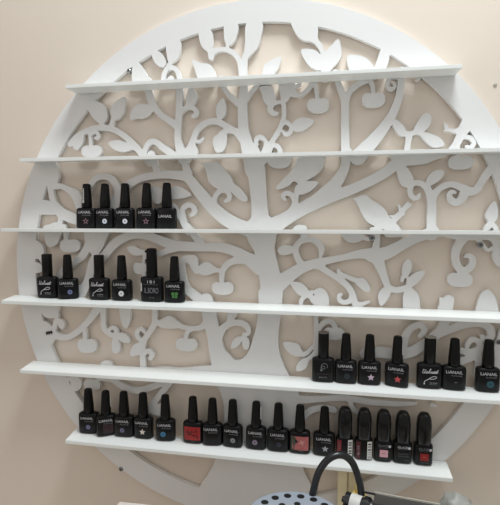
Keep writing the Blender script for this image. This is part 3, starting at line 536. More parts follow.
for x in (-.0048, 0, .0048):
    bm = box(bmesh.new(), (x - .0011, -.0022, -.0042), (x + .0011, -.0004, .0010), .0003); bm_obj('clip_tooth', bm, M['dsteel'], t)
bm = bmesh.new(); tube(bm, [(0, 0, 0), (0, -.0015, 0), (0, -.002, 0)], [.0028, .0028, .0012], 14)
tag(bm_obj('wall_plug', bm, M['barl'], loc=(.3845, WALL_Y, .2895)), 'tiny pale plug in the bare wall at upper right', 'wall plug')

# ---------------------------------------------------------------- bottles
EXPO = 3.2
def srad(a, b, t, e):
    c, s_ = math.cos(t), math.sin(t)
    return (math.copysign(abs(c) ** (2 / e), c) * a, math.copysign(abs(s_) ** (2 / e), s_) * b)
def loft(bm, prof, e=EXPO, n=40):
    """prof: (z, half width, half depth)"""
    rings = []
    for z, a, b in prof:
        rings.append([bm.verts.new((*srad(a, b, 2 * math.pi * k / n, e), z)) for k in range(n)])
    for p, q in zip(rings, rings[1:]):
        for k in range(n): bm.faces.new((p[k], p[(k + 1) % n], q[(k + 1) % n], q[k]))
    bm.faces.new(rings[0]); bm.faces.new(rings[-1])
    return bm

_fonts = {}
def text_mesh(s, shear=0):
    k = (s, shear)
    if k not in _fonts:
        cu = bpy.data.curves.new('t', 'FONT'); cu.body = s; cu.size = 1; cu.align_x = 'CENTER'; cu.shear = shear; cu.offset = .004
        o = bpy.data.objects.new('t', cu); C.objects.link(o)
        dg = bpy.context.evaluated_depsgraph_get(); dg.update()
        me = bpy.data.meshes.new_from_object(o.evaluated_get(dg)); bpy.data.objects.remove(o)
        co = np.array([v.co[:2] for v in me.vertices]); co -= (co.min(0) + co.max(0)) / 2; co /= (co[:, 0].max() - co[:, 0].min())
        _fonts[k] = (co, [tuple(p.vertices) for p in me.polygons], co[:, 1].max() * 2)
        bpy.data.meshes.remove(me)
    return _fonts[k]

def wrap(verts, a, b, e, eps=.0003):
    out = []
    for x, z in verts:
        q = min(abs(x) / a, .985); y = -b * (1 - q ** e) ** (1 / e) - eps
        out.append((max(-a, min(a, x)), y, z))
    return out

def decal(name, verts, faces, m, parent, a, b, e=EXPO, eps=.0003, label=None):
    me = bpy.data.meshes.new(name); me.from_pydata(wrap(verts, a, b, e, eps), [], faces)
    o = link(name, me, m, parent)
    if label: o['label'] = label
    return o
def grid_rect(x0, x1, z0, z1, n=8):
    v = [(x0 + (x1 - x0) * i / n, z) for z in (z0, z1) for i in range(n + 1)]
    return v, [(i, i + 1, n + 2 + i, n + 1 + i) for i in range(n)]
def star(cx, cz, r, k=.45, n=5, rot=0):
    v = [(cx, cz)]
    for i in range(2 * n):
        q = r if i % 2 == 0 else r * k; t = math.pi / 2 + math.pi * i / n + rot; v.append((cx + q * math.cos(t), cz + q * math.sin(t)))
    return v, [(0, 1 + i, 1 + (i + 1) % (2 * n)) for i in range(2 * n)]
def disc(cx, cz, r, n=20):
    v = [(cx, cz)] + [(cx + r * math.cos(2 * math.pi * i / n), cz + r * math.sin(2 * math.pi * i / n)) for i in range(n)]
    return v, [(0, 1 + i, 1 + (i + 1) % n) for i in range(n)]
def put_text(s, cx, cz, w, m, parent, a, b, e=EXPO, shear=0, name='lettering', hmax=None, rot=False):
    co, fs, _ = text_mesh(s, shear)
    v = co * w
    if hmax: v[:, 1] *= hmax / (v[:, 1].max() * 2)
    if rot: v = np.stack([-v[:, 1], v[:, 0]], 1)
    v = [(x + cx, z + cz) for x, z in v]
    return decal(name, v, fs, m, parent, a, b, e)

GRP = {2: 'black nail polish bottles on the eye-level shelf', 3: 'black nail polish bottles on the shelf with six bottles',
       4: 'black nail polish bottles on the shelf with seven bottles', 5: 'black nail polish bottles on the lowest shelf'}

def script(parent, a, b):
    # cursive word 'Uskusst' written as pen strokes, in units of the word's height
    S_ = [[(0, .85), (.12, 1.0), (.22, .9), (.08, .3), (.2, .0), (.42, .15), (.62, .95), (.5, .3), (.58, .02), (.78, .2), (.98, .55), (1.0, .3), (.9, .02), (1.08, .05), (1.3, .35), (1.56, 1.0), (1.44, 1.02), (1.28, .02), (1.36, .32), (1.58, .52), (1.42, .30), (1.62, .02), (1.8, .3), (1.9, .52), (1.82, .1), (1.98, .05), (2.16, .5), (2.1, .1), (2.24, .05), (2.44, .55), (2.46, .3), (2.36, .02), (2.54, .05), (2.76, .55), (2.78, .3), (2.68, .02), (2.86, .08), (3.08, .85), (2.98, .1), (3.1, .02), (3.3, .25)],
          [(2.9, .62), (3.25, .66)]]
    k = .0066; ox = -.0128; oz = .0245
    for st in S_:
        pts = catmull([(ox + (x + .25 * z) * k * 1.12, oz + z * k * 1.0 + x * .0002) for x, z in st], n=4)
        v = []
        for q, p_ in enumerate(pts):
            d_ = pts[min(q + 1, len(pts) - 1)] - pts[max(q - 1, 0)]; d_ = d_ / (np.linalg.norm(d_) + 1e-9); w_ = .00026 + .00016 * abs(d_[1])
            v += [(p_[0] - d_[1] * w_, p_[1] + d_[0] * w_), (p_[0] + d_[1] * w_, p_[1] - d_[0] * w_)]
        decal('script_lettering', v, [(2 * q, 2 * q + 1, 2 * q + 3, 2 * q + 2) for q in range(len(pts) - 1)], M['ink'], parent, a, b)

def bottle(kind, i, x, yaw, label, W, **kw):
    depth = .0088
    yc = -depth - .0006 - abs(math.sin(yaw)) * .006
    t = empty('nail_polish_bottle', (x, yc, shelf_z(i, x, yc) + .0002)); lean = math.atan2(DROOP[i], SD) * .45
    roll = -math.atan2(ENDS[i][1] - ENDS[i][0], .9)
    t.rotation_mode = 'QUATERNION'; t.rotation_quaternion = (Matrix.Rotation(lean, 3, 'X') @ Matrix.Rotation(roll, 3, 'Y') @ Matrix.Rotation(yaw, 3, 'Z')).to_quaternion()
    tag(t, label, 'bottle', GRP[i])
    if i > 3: t.scale = (1, 1, 1.015)
    a = W / 2; b = depth
    e = EXPO
    if kind == 'lia':
        H = .0372
        prof = [(.0, a - .003, b - .002), (.0006, a - .0012, b - .0008), (.0022, a, b), (H - .005, a, b), (H - .0022, a - .0008, b - .0006), (H - .0006, a - .0034, b - .0022), (H, a - .0075, b - .004)]
        body = bm_obj('bottle_body', loft(bmesh.new(), prof), M['black'], t, smooth=True)
        cp = [(H + .0002, .0076, .0076), (H + .0010, .0088, .0086), (H + .012, .0086, .0086), (H + .040, .0067, .0067), (H + .0418, .0060, .0060), (H + .0426, .0046, .0046)]
        cap = bm_obj('cap', loft(bmesh.new(), cp, 2.3, 28), M['cap'], t, smooth=True)
        if kw.get('front', True):
            ox = kw.get('ox', 0)
            tc = kw.get('tc', M['ink'])
            put_text('LiANAIL', -.0005 + ox, kw.get('tz', .0288), .0240, tc, body, a, b, hmax=.0046)
            if kw.get('sub', True): put_text('PLATINUM', .0030 + ox, .0233, .0150, M['inkd'], body, a, b, hmax=.0020)
        em = kw.get('em')
        if em:
            k, col = em[0], em[1]; ex = kw.get('ex', .0020); ez = .0128
            if k == 'star': v, f = star(ex, ez, .0058, .46); decal('star_emblem', v, f, colm(*col), body, a, b)
            if k == 'outline':
                v, f = star(ex, ez, .0062, .42); decal('star_emblem', v, f, colm(*col), body, a, b)
                v, f = star(ex, ez, .0034, .42); decal('star_centre', v, f, M['dark'], body, a, b, eps=.0005)
            if k == 'disc':
                v, f = disc(ex, ez, em[2] if len(em) > 2 else .0045); decal('round_emblem', v, f, colm(*col), body, a, b)
                v, f = star(ex, ez, .0019, .5, 6); decal('emblem_centre', v, f, colm(*[max(0, int(c * .55)) for c in col]), body, a, b, eps=.0005)
            if k == 'butterfly':
                for sx in (-1, 1):
                    for cxx, czz, r in ((.0031, .0026, .0031), (.0024, -.0024, .0025)):
                        v, f = disc(ex + sx * cxx, ez + czz, r, 12); decal('butterfly_wing', v, f, colm(*col), body, a, b)
                v, f = grid_rect(ex - .0005, ex + .0005, ez - .004, ez + .004, 1); decal('butterfly_body', v, f, colm(30, 70, 35), body, a, b, eps=.0005)
            if k == 'small': v, f = grid_rect(ex - .0022, ex + .0022, ez - .0004, ez + .0004, 3); decal('small_mark', v, f, M['inkd'], body, a, b)
        pic = kw.get('pic')
        if pic:
            v, f = grid_rect(-a * .78, a * .84, .0065, .0300, 12); o = decal('picture_label', v, f, colm(*pic), body, a, b); o['label'] = 'red printed picture label' if pic[1] < 60 else 'dusty pink printed picture label'
            random.seed(int(x * 1000) + 77)
            dk = colm(*[int(c * .42) for c in pic]); ltc = colm(*[min(255, int(c * 1.25)) for c in pic])
            if pic[1] < 60:
                for (px, pz, w_, h_) in ((-.009, .021, .0012, .007), (-.005, .017, .0009, .009), (.000, .021, .0010, .007), (.004, .015, .001, .006), (.008, .022, .001, .006), (.010, .013, .0012, .006), (-.010, .011, .001, .004)):
                    v, f = star(px, pz, h_, .16, 4, .3 * px * 100); decal('label_stroke', v, f, dk, body, a, b, eps=.0005)
                for (px, pz, h_) in ((-.002, .024, .004), (.006, .019, .004), (-.007, .013, .003)):
                    v, f = star(px, pz, h_, .2, 4, .6); decal('label_highlight', v, f, ltc, body, a, b, eps=.0006)
            else:
                v = [(-a * .78, .0300), (-a * .48, .0300), (-a * .22, .0225), (-a * .42, .0150), (-a * .52, .0065), (-a * .78, .0065)]; decal('label_dark_shape', v, [tuple(range(6))], colm(62, 70, 58), body, a, b, eps=.0005)
                v = [(-a * .60, .0290), (-a * .12, .0215), (-a * .30, .0180)]; decal('label_dark_point', v, [(0, 1, 2)], M['dark'], body, a, b, eps=.0006)
                v = [(-a * .45, .0065), (a * .30, .0100), (a * .84, .0080), (a * .84, .0065)]; decal('label_dark_base', v, [(0, 1, 2, 3)], M['dark'], body, a, b, eps=.0006)
                v, f = star(.004, .020, .0065, .3, 4, .4); decal('label_highlight', v, f, colm(205, 150, 145), body, a, b, eps=.0005)
            put_text('10 ml', .003, .0045, .006, M['inkd'], body, a, b, hmax=.0013)
        if kw.get('patch'):
            v, f = grid_rect(-.0060, .0125, .0055, .0215, 8); decal('colour_patch', v, f, colm(*kw['patch']), body, a, b, eps=.0001)
        if kw.get('tape'):
            side = kw['tape']; bm = box(bmesh.new(), (side * .0080 - .0006, -.0040, H + .014), (side * .0080 + .0006, .0010, H + .034), .0002)
            o = bm_obj('sticker', bm, M['paper'], cap); o['label'] = 'thin white sticker on the cap side'
        if kw.get('barcode'):
            v, f = grid_rect(-.0058, -.0008, H + .0080, H + .0335, 4); o = decal('barcode_sticker', v, f, M['paper'], cap, .0082, .0084, 2.3, .0006)
            random.seed(4); zz = H + .0095
            while zz < H + .0320:
                w_ = random.choice((.0006, .0010, .0014)); v, f = grid_rect(-.0050, -.0018, zz, zz + w_, 3); decal('barcode_bar', v, f, M['dark'], o, .0082, .0084, 2.3, .0008); zz += w_ + random.choice((.0009, .0013))
    elif kind == 'script':
        H = .0385
        prof = [(.0, a - .003, b - .002), (.0006, a - .0012, b - .0008), (.0022, a, b), (H - .0035, a, b), (H - .0012, a - .001, b - .0008), (H, a - .0040, b - .003), (H + .0012, .0085, .0075)]
        body = bm_obj('bottle_body', loft(bmesh.new(), prof), M['black'], t, smooth=True)
        cp = [(H + .0014, .0078, .0078), (H + .0020, .0088, .0088), (H + .040, .0086, .0086), (H + .0410, .0080, .0080), (H + .0412, .0060, .0060)]
        cap = bm_obj('cap', loft(bmesh.new(), cp, 2.2, 28), M['cap'], t, smooth=True)
        if kw.get('logo'):
            for r0, cxx, czz in ((.0052, .0020, .0268), (.0036, -.0005, .0240)):
                v, f = [], []
                n = 22
                for q in range(n + 1):
                    th = -.6 + q / n * 5.2
                    for rr in (r0, r0 - .0008): v.append((cxx + rr * math.cos(th), czz + rr * math.sin(th)))
                f = [(2 * q, 2 * q + 1, 2 * q + 3, 2 * q + 2) for q in range(n)]
                decal('swirl_logo', v, f, M['inkd'], body, a, b)
            v, f = disc(-.003, .0198, .0016, 10); decal('logo_dot', v, f, M['inkd'], body, a, b)
            put_text('GEL POLISH', 0, .0140, .020, colm(85, 70, 78), body, a, b, hmax=.0016)
            put_text('BEAUTY', 0, .0082, .013, M['inkd'], body, a, b, hmax=.0022)
            bm = bmesh.new(); loft(bm, [(H + .0412, .0088, .0088), (H + .0422, .0088, .0088)], 2.2, 28); bm_obj('cap_top', bm, colm(125, 115, 110), cap, smooth=False)
        else:
            script(body, a, b)
            pts = catmull([(-.0085, .0085), (-.0080, .0120), (-.0035, .0150), (.0030, .0195), (.0080, .0200), (.0092, .0175), (.0030, .0158), (-.0020, .0160), (-.0050, .0135)], n=5)
            v = []; f = []
            for q, p_ in enumerate(pts):
                d_ = pts[min(q + 1, len(pts) - 1)] - pts[max(q - 1, 0)]; d_ /= np.linalg.norm(d_) + 1e-9; w_ = .00050
                v += [(p_[0] - d_[1] * w_, p_[1] + d_[0] * w_), (p_[0] + d_[1] * w_, p_[1] - d_[0] * w_)]
            f = [(2 * q, 2 * q + 1, 2 * q + 3, 2 * q + 2) for q in range(len(pts) - 1)]
            decal('brush_swoosh', v, f, M['ink'], body, a, b)
            v, f = disc(-.0087, .0078, .0011, 10); decal('swoosh_drop', v, f, M['ink'], body, a, b)
            put_text('GEL POLISH', .0050, .0098, .0115, M['ink'], body, a, b, hmax=.0013)
            put_text('PROFESSIONAL', .0050, .0072, .0115, M['inkd'], body, a, b, hmax=.0013)
            if kw.get('cream'):
                bm = bmesh.new(); loft(bm, [(H + .0412, .0086, .0086), (H + .0420, .0086, .0086)], 2.2, 28); bm_obj('cap_top', bm, colm(165, 160, 150), cap)
    elif kind == 'tall':
        H = .0435
        prof = [(.0, a - .003, b - .002), (.0006, a - .0012, b - .0008), (.0022, a, b), (H - .003, a, b), (H - .001, a - .001, b - .0008), (H, a - .0040, b - .003)]
        body = bm_obj('bottle_body', loft(bmesh.new(), prof, 4), M['black'], t, smooth=True)
        cp = [(H + .0002, .0088, .0085), (H + .0012, .0096, .0090), (H + .046, .0088, .0088), (H + .0490, .0080, .0080), (H + .0496, .0050, .0050)]
        cap = bm_obj('cap', loft(bmesh.new(), cp, 2.4, 28), M['cap'], t, smooth=True)
        for zz in (.028, .044):
            bm = bmesh.new(); tube(bm, [(-.0085, -.002, H + zz), (-.0112, -.003, H + zz)], [.0024, .0016], 12); bm_obj('cap_stud', bm, M['cap'], cap, smooth=True)
        put_text('I B I', .001, .0350, .0130, M['ink'], body, a, b, 4, hmax=.0050)
        v, f = grid_rect(-.013, .014, .0300, .0304, 8); decal('rule', v, f, M['inkd'], body, a, b, 4)
        put_text('IL.BORO', .0015, .0200, .0255, M['inkd'], body, a, b, 4, hmax=.0095)
        put_text('10 ml', .002, .0075, .0080, M['inkd'], body, a, b, 4, hmax=.0016)
        v, f = grid_rect(-a * .97, -a * .80, .0180, .0330, 2); decal('side_sticker', v, f, M['paper'], body, a, b, 4)
    else:
        H = .0335; e = 3.4
        prof = [(.0, a - .003, b - .002), (.0006, a - .0012, b - .0008), (.0022, a, b), (H - .003, a, b), (H - .001, a - .0012, b - .0008), (H, a - .0030, b - .002)]
        body = bm_obj('bottle_body', loft(bmesh.new(), prof, e), M['black'], t, smooth=True)
        cp = [(H + .0002, .0102, .0095), (H + .0012, .0112, .0102), (H + .030, .0115, .0104), (H + .0400, .0104, .0096), (H + .0440, .0092, .0086), (H + .0485, .0064, .0062), (H + .0500, .0030, .0030)]
        cap = bm_obj('cap', loft(bmesh.new(), cp, 2.8, 32), M['capg'], t, smooth=True)
        st = kw['style']
        if st == 'side':
            v, f = grid_rect(-a * .88, -a * .40, .0020, H - .003, 6); o = decal('red_stripe', v, f, colm(*kw['col']), body, a, b, e); o['label'] = 'dull red stripe'
            put_text('GLAZE', -a * .62, .0160, .0150, M['ink'] if kw.get('bright') else M['inkd'], o, a, b, e, rot=True, hmax=.0022)
            for ch in o.children: pass
            v, f = grid_rect(a * .34, a * .86, .0020, H - .002, 6); bc = decal('barcode_label', v, f, M['paper'], body, a, b, e)
            random.seed(int(x * 1e4)); zz = .0040
            while zz < H - .005:
                w_ = random.choice((.0007, .0013, .0020)); v, f = grid_rect(a * .42, a * .78, zz, zz + w_, 4); decal('barcode_bar', v, f, M['dark'], bc, a, b, e, eps=.0005); zz += w_ + random.choice((.0012, .0018, .0030))
        else:
            put_text('GLAZE', .0000, .0270, .0160, M['ink'] if st == 'plain' else M['inkd'], body, a, b, e, hmax=.0036)
            put_text('gel polish', .0000, .0234, .0140, M['inkd'], body, a, b, e, hmax=.0012)
            v, f = disc(.0098, .0262, .0022, 14); decal('round_mark', v, f, M['ink'], body, a, b, e, eps=.0005)
            if st == 'square':
                v, f = grid_rect(-.0056, .0072, .0082, .0202, 6); o = decal('colour_square', v, f, colm(*kw['col']), body, a, b, e); o['label'] = kw['sl']
                put_text('GEL', .0008, .0145, .0055, colm(*[int(c * .45) for c in kw['col']]) if kw['col'][1] > 90 else colm(225, 120, 110), body, a, b, e, hmax=.0016).location = (0, -.0003, 0)
                put_text('UV LED POLISH', .0008, .0052, .0130, M['inkd'], body, a, b, e, hmax=.0011)
            else:
                put_text('CLASSIC', .0010, .0165, .0170, colm(95, 92, 98), body, a, b, e, hmax=.0028)
                put_text('COLOR', .0010, .0125, .0170, colm(95, 92, 98), body, a, b, e, hmax=.0022)
                put_text('8 ml', .0060, .0060, .0050, M['inkd'], body, a, b, e, hmax=.0014)
    return t

B = [
 ('lia', 2, -0.2983, .05, 'black bottle with a white barcode sticker on its cap, first on the eye-level shelf', 0.0366, dict(em=('outline', (140, 110, 120)), barcode=True)),
 ('lia', 2, -0.2630, -.05, 'black bottle with white round emblem on the eye-level shelf, right beside the barcode-capped one', 0.0345, dict(em=('disc', (215, 220, 232)), ex=.0040)),
 ('lia', 2, -0.2250, .0, 'black bottle with white round emblem in the middle of the five on the eye-level shelf', 0.0347, dict(em=('disc', (220, 222, 232)), ex=.0035)),
 ('lia', 2, -0.1847, .0, 'black bottle with dusky pink star outline, fourth on the eye-level shelf', 0.0363, dict(em=('outline', (150, 115, 128)))),
 ('lia', 2, -0.1477, .03, 'plain black bottle with lettering only, rightmost on the eye-level shelf', 0.0345, dict(tz=.0215, sub=False)),
 ('script', 3, -0.3749, .0, 'black bottle with white script lettering at the far left of the six', 0.0395, {}),
 ('lia', 3, -0.3331, .28, 'turned black bottle with blue-grey round emblem beside the leftmost script bottle', 0.0357, dict(em=('disc', (110, 120, 160), .0042), ex=.0050)),
 ('script', 3, -0.2727, .0, 'black bottle with white script lettering, third of the six on its shelf', 0.0379, {}),
 ('lia', 3, -0.2296, .0, 'black bottle with bright white round emblem between the script and the tall bottle', 0.0366, dict(em=('disc', (226, 228, 232), .0050))),
 ('tall', 3, -0.1732, .0, 'tallest black bottle with studded cap and large grey block capitals', 0.0400, {}),
 ('lia', 3, -0.1318, .05, 'black bottle with a green butterfly emblem', 0.0351, dict(em=('butterfly', (72, 128, 66)))),
 ('script', 4, 0.1249, .0, 'black bottle with straight cap and grey swirl logo at left of the seven', 0.0365, dict(logo=True)),
 ('lia', 4, 0.1612, -.03, 'black bottle with faint dark patch and no star, beside the swirl logo bottle', 0.0353, dict(em=('disc', (34, 46, 52), .0046))),
 ('lia', 4, 0.1987, .0, 'black bottle with a lilac-white star on the shelf of seven', 0.0359, dict(em=('star', (205, 185, 205)))),
 ('lia', 4, 0.2415, -.22, 'turned black bottle with a coral red star and a sticker on its cap', 0.0363, dict(em=('star', (200, 82, 84)), tape=1)),
 ('script', 4, 0.2909, .0, 'black bottle with white script lettering and cream cap top on the shelf of seven', 0.0380, dict(cream=True)),
 ('lia', 4, 0.3273, -.06, 'black bottle with only a tiny mark below its lettering, right of the script bottle', 0.0356, dict(em=('small', (0, 0, 0)))),
 ('lia', 4, 0.3770, .0, 'black bottle with a dark teal round emblem at far right', 0.0350, dict(em=('disc', (38, 82, 92), .0054))),
 ('lia', 5, -0.2924, .06, 'black bottle with pale violet round emblem, leftmost on the lowest shelf', 0.0366, dict(em=('disc', (118, 118, 160), .0040))),
 ('lia', 5, -0.2577, .45, 'turned black bottle with dark maroon patch and sticker on cap, second on lowest shelf', 0.0345, dict(em=None, patch=(44, 22, 30), tape=1)),
 ('lia', 5, -0.2243, .05, 'black bottle with grey-violet round emblem, third on the lowest shelf', 0.0366, dict(em=('disc', (105, 105, 135), .0042), ex=-.001)),
 ('lia', 5, -0.1881, .0, 'black bottle with a cream-white star, fourth on the lowest shelf', 0.0345, dict(em=('star', (225, 215, 205)), ex=.001)),
 ('lia', 5, -0.1467, .12, 'black bottle with a bright blue round emblem on the lowest shelf', 0.0345, dict(em=('disc', (60, 118, 155), .0047), ex=-.003)),
 ('lia', 5, -0.0970, .0, 'black bottle with a red picture label on the lowest shelf', 0.0347, dict(front=False, pic=(158, 36, 38))),
 ('lia', 5, -0.0617, .12, 'plain black bottle just right of the red picture label bottle', 0.0345, dict(ox=-.002)),
 ('lia', 5, -0.0263, -.04, 'black bottle with a plain grey round emblem, third right of the blue-emblem bottle', 0.0345, dict(em=('disc', (140, 138, 145), .0042))),
 ('lia', 5, 0.0142, .0, 'black bottle with a mauve-grey emblem and a white sticker on its cap, lowest shelf centre', 0.0345, dict(em=('disc', (135, 120, 140), .0045), ex=-.001, tape=1)),
 ('lia', 5, 0.0518, .0, 'black bottle with a faint violet emblem, directly left of the pink picture label bottle', 0.0366, dict(em=('disc', (48, 42, 66), .0040))),
 ('lia', 5, 0.0879, .0, 'black bottle with a dusty pink picture label on the lowest shelf', 0.0353, dict(front=False, pic=(176, 98, 98))),
 ('lia', 5, 0.1280, .0, 'black bottle with a silver star, right of the pink picture label bottle', 0.0360, dict(em=('star', (165, 165, 172)))),
 ('dome', 5, 0.1611, .05, 'dome-capped black bottle with wide dull red stripe and barcode, first of the dome-capped five', 0.0282, dict(style='side', col=(120, 36, 42))),
 ('dome', 5, 0.1917, .03, 'dome-capped black bottle with narrow red stripe and barcode, second of the dome-capped five', 0.0286, dict(style='side', col=(78, 20, 26), bright=True)),
 ('dome', 5, 0.2220, .0, 'dome-capped black bottle with a pale pink square', 0.0282, dict(style='square', col=(222, 168, 180), sl='pale pink square')),
 ('dome', 5, 0.2520, .0, 'dome-capped black bottle with white and grey lettering only, no coloured square', 0.0296, dict(style='plain')),
 ('dome', 5, 0.2839, .0, 'dome-capped black bottle with a red square, last on the lowest shelf', 0.0286, dict(style='square', col=(140, 30, 26), sl='red square')),
]
for k, i, x, yaw, lab, W, kw in B:
    bottle(k, i, x, yaw, lab, W, **kw)

# ---------------------------------------------------------------- desk and the things on it
desk = empty('desk', (.05, -.40, -1.3)); tag(desk, 'low work desk standing against the wall below the shelves', 'desk')
bm_obj('desk_top', box(bmesh.new(), (-.75, -.30, DESK_Z + 1.3 - .03), (.75, .405, DESK_Z + 1.3), .003), M['desk'], desk)
for sx in (-.70, .70):
    for sy in (-.26, .38):
        bm_obj('leg', box(bmesh.new(), (sx - .025, sy - .025, 0), (sx + .025, sy + .025, DESK_Z + 1.27), .002), M['desk'], desk)

# lamp: round perforated head, black hoop, bracket, bar and stand
LX, LY, LZ, LR = .0935, -.187, -.3178, .067
lamp = empty('desk_lamp', (LX, LY, DESK_Z)); tag(lamp, 'grey desk lamp with round perforated head, black hoop and grey arm', 'lamp')
h = LZ - DESK_Z
bm = bmesh.new(); n = 64
prof = [(LR * .9, h - .024), (LR * .985, h - .020), (LR, h - .010), (LR, h - .004), (LR * .985, h - .001), (LR * .95, h)]
rings = [[bm.verts.new((r * math.cos(2 * math.pi * k / n), r * math.sin(2 * math.pi * k / n), z)) for k in range(n)] for r, z in prof]
for p, q in zip(rings, rings[1:]):
    for k in range(n): bm.faces.new((p[k], p[(k + 1) % n], q[(k + 1) % n], q[k]))
bm.faces.new(rings[0]); bm.faces.new(rings[-1])
head = bm_obj('lamp_head', bm, M['lamp'], lamp)
for k in range(18):
    t_ = 2 * math.pi * (k + .3) / 18; cx_, cy_ = .053 * math.cos(t_), .053 * math.sin(t_)
    bm = bmesh.new(); tube(bm, [(cx_, cy_, h - .002), (cx_, cy_, h + .0004)], .0052, 18); o = bm_obj('vent_hole', bm, M['dark'], head)
for k in range(10):
    t_ = 2 * math.pi * (k + .5) / 10; cx_, cy_ = .034 * math.cos(t_), .034 * math.sin(t_)
    bm = bmesh.new(); tube(bm, [(cx_, cy_, h - .002), (cx_, cy_, h + .0004)], .0045, 16); bm_obj('vent_hole', bm, M['dark'], head)
bm = bmesh.new(); tube(bm, [(0, 0, .010), (0, 0, h - .022)], .011, 18); bm_obj('pole', bm, M['dsteel'], lamp, smooth=True)
bm = bmesh.new(); tube(bm, [(0, 0, 0), (0, 0, .010), (0, 0, .014)], [.070, .070, .060], 40); bm_obj('base', bm, M['lamp'], lamp)
def W2L(p): return (p[0] - LX, p[1] - LY, p[2] + .56)
hp = catmull([W2L(p) for p in ((.1128, -.126, -.3185), (.1135, -.126, -.3145), (.1205, -.124, -.286), (.1335, -.119, -.2675), (.1506, -.113, -.2613), (.1655, -.108, -.270), (.1745, -.104, -.2875), (.1800, -.108, -.306), (.1815, -.112, -.318))], n=6)
bm = bmesh.new(); tube(bm, hp, .0051, 16); bm_obj('hoop', bm, M['hose'], lamp, smooth=True)
a_, b_ = Vector(W2L((.1600, -.125, -.3190))), Vector(W2L((.1925, -.138, -.3205)))
def seg(t0, t1, r, name, m):
    bm = bmesh.new(); tube(bm, [a_.lerp(b_, t0), a_.lerp(b_, t1)], r, 26); o = bm_obj(name, bm, m, lamp); return o
seg(-.02, 1.0, .0115, 'bracket', M['hose'])
seg(.20, .62, .0119, 'bracket_label', M['paper'])['label'] = 'white wrapped label'
seg(.72, .92, .0140, 'bracket_collar', M['hose']); seg(.92, 1.06, .0105, 'bracket_end', M['steel']); seg(1.06, 1.18, .0042, 'end_screw', M['steel'])
seg(-.16, -.02, .0040, 'bracket_pin', M['dsteel'])
bm = bmesh.new(); c0, c1 = Vector(W2L((.197, -.1295, -.3080))), Vector(W2L((.281, -.1450, -.3068)))
def beam(c0, c1, w, z0, z1):
    bm = bmesh.new(); d = (c1 - c0).normalized(); s_ = Vector((-d.y, d.x, 0)).normalized() * w
    vs = [bm.verts.new(c + s_ * k + Vector((0, 0, z))) for c in (c0, c1) for k in (-1, 1) for z in (z0, z1)]
    bmesh.ops.convex_hull(bm, input=vs); return bm
bm_obj('arm', beam(c0, c1, .012, -.030, -.0016), M['bar'], lamp); off = Vector((.0016, .0125, 0)); bm_obj('arm_rear_edge', beam(c0 + off, c1 + off, .0009, -.030, .0005), M['barl'], lamp)
bm = bmesh.new(); tube(bm, [W2L((.183, -.120, -.3075)), W2L((.199, -.124, -.3070))], .0014, 8); bm_obj('arm_hinge_pin', bm, M['dark'], lamp)
bm = bmesh.new(); tube(bm, [(0, 0, h - .040), tuple(a_.lerp(b_, .2) - Vector((0, 0, .018)))], .0065, 12); bm_obj('support_rod', bm, M['dsteel'], lamp, smooth=True)
bm = bmesh.new(); tube(bm, [tuple(a_.lerp(b_, .2) - Vector((0, 0, .018))), tuple(a_.lerp(b_, .2) )], .0065, 12); bm_obj('support_rod', bm, M['dsteel'], lamp, smooth=True)

# crumpled clear bag on a round tin, right
tin = empty('storage_tin', (.318, -.120, DESK_Z)); tag(tin, 'tall grey tin on the desk under the crumpled clear film', 'tin')
bm = bmesh.new(); tube(bm, [(0, 0, 0), (0, 0, .225)], .026, 36); bm_obj('tin_body', bm, M['dsteel'], tin)
bm = bmesh.new(); tube(bm, [(0, 0, .225), (0, 0, .232)], .027, 36); bm_obj('tin_lid', bm, M['steel'], tin)
random.seed(5); bm = bmesh.new(); bmesh.ops.create_icosphere(bm, subdivisions=3, radius=1)
for v in bm.verts:
    q = 1 + .16 * math.sin(v.co.x * 5 + 1) * math.cos(v.co.y * 6) + .11 * math.sin(v.co.z * 9 + v.co.x * 7) + random.uniform(-.05, .05)
    v.co = Vector((v.co.x * .0200 * q, v.co.y * .018 * q, max(v.co.z, -.62) * .0190 * q + .0118))
for v in bm.verts: v.co.z = max(v.co.z, 0)
tag(bm_obj('crumpled_film', bm, M['bag'], loc=(.3065, -.120, DESK_Z + .232), smooth=True), 'crumpled ball of clear grey film at the lower right, below the lowest shelf', 'plastic film')
bm = bmesh.new(); bmesh.ops.create_icosphere(bm, subdivisions=2, radius=1)
for v in bm.verts: v.co = Vector((v.co.x * .0065, v.co.y * .0065, max(v.co.z, -.7) * .0085 + .006))
tag(bm_obj('foil_ball', bm, M['bag'], loc=(.3330, -.124, DESK_Z + .232)), 'small shiny grey ball just right of the crumpled film', 'foil')

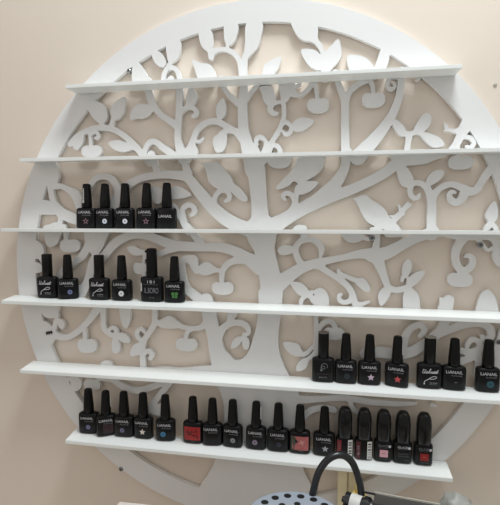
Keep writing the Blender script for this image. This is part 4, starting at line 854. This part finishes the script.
# white box at lower left, pale wooden post and yellow bottle against the wall
bx = empty('card_box', (-.098, -.165, DESK_Z - 0)); bx.rotation_euler = (0, 0, .02); tag(bx, 'white card box whose top edge shows at the bottom left', 'box')
bm_obj('box_body', box(bmesh.new(), (-.060, -.055, 0), (.078, .000, .222), .0015), M['box'], bx)
bm_obj('lid', box(bmesh.new(), (-.0612, -.0562, .214), (.0792, .0012, .2275), .0015), M['box'], bx)
post = empty('wooden_post', (.166, -.016, DESK_Z)); tag(post, 'pale wooden post behind the black hoop, under the lowest shelf', 'post')
bm_obj('front_post', box(bmesh.new(), (-.0150, -.008, 0), (.0000, .006, .235), .001), M['wood'], post)
bm_obj('rear_post', box(bmesh.new(), (.0016, -.004, 0), (.0140, .006, .235), .001), M['wood'], post)
yb = empty('yellow_tube', (.1830, -.044, DESK_Z)); tag(yb, 'yellow plastic tube standing behind the right side of the black hoop', 'tube')
bm = bmesh.new(); tube(bm, [(0, 0, 0), (0, 0, .205), (0, 0, .210)], [.0125, .0125, .008], 22); bm_obj('tube_body', bm, M['yel'], yb)
bm = bmesh.new(); tube(bm, [(0, 0, .210), (0, 0, .220), (0, 0, .221)], [.0060, .0055, .004], 18); bm_obj('tube_cap', bm, M['yel'], yb)

# ---------------------------------------------------------------- light
def area(name, loc, target, size, power, col):
    l = bpy.data.lights.new(name, 'AREA'); l.shape = 'DISK'; l.size = size; l.energy = power; l.color = col
    o = bpy.data.objects.new(name, l); C.objects.link(o); o.location = loc
    o.rotation_euler = (Vector(target) - Vector(loc)).to_track_quat('-Z', 'Y').to_euler()
area('ceiling_light', (.34, -.46, 1.42), (.15, 0, .15), .50, 17.5, (.93, .985, 1))
area('window_light', (.85, -1.0, 1.0), (.1, 0, .2), 1.1, 2.5, (.94, .99, 1))
area('left_pink_fill', (-1.2, -1.5, .6), (-.4, 0, .2), 1.2, 3.2, (1, .84, .78))  # added fill, not a real lamp: tints and lifts the left wall
w = bpy.data.worlds.new('World'); sc.world = w; w.use_nodes = True
w.node_tree.nodes['Background'].inputs[0].default_value = (1, .985, .93, 1); w.node_tree.nodes['Background'].inputs[1].default_value = .325
sc.view_settings.view_transform = 'Standard'

# ---------------------------------------------------------------- camera
cam = bpy.data.cameras.new('camera'); co_ = bpy.data.objects.new('camera', cam); C.objects.link(co_)
cam.sensor_fit = 'HORIZONTAL'; cam.sensor_width = 36; cam.lens = 32.4; cam.clip_start = .01
Rm = Matrix(((.98541467, -.16948149, -.01529573), (.16981781, .98517538, .02431844), (.01094745, -.02656124, .99958724)))
r_, f_, u_ = Rm.col[0], Rm.col[1], Rm.col[2]
mw = Matrix.Identity(4)
for k, v in enumerate((r_, u_, -f_)):
    for j in range(3): mw[j][k] = v[j]
mw.translation = Vector((.12875, -.75892, .03985)); co_.matrix_world = mw
sc.camera = co_
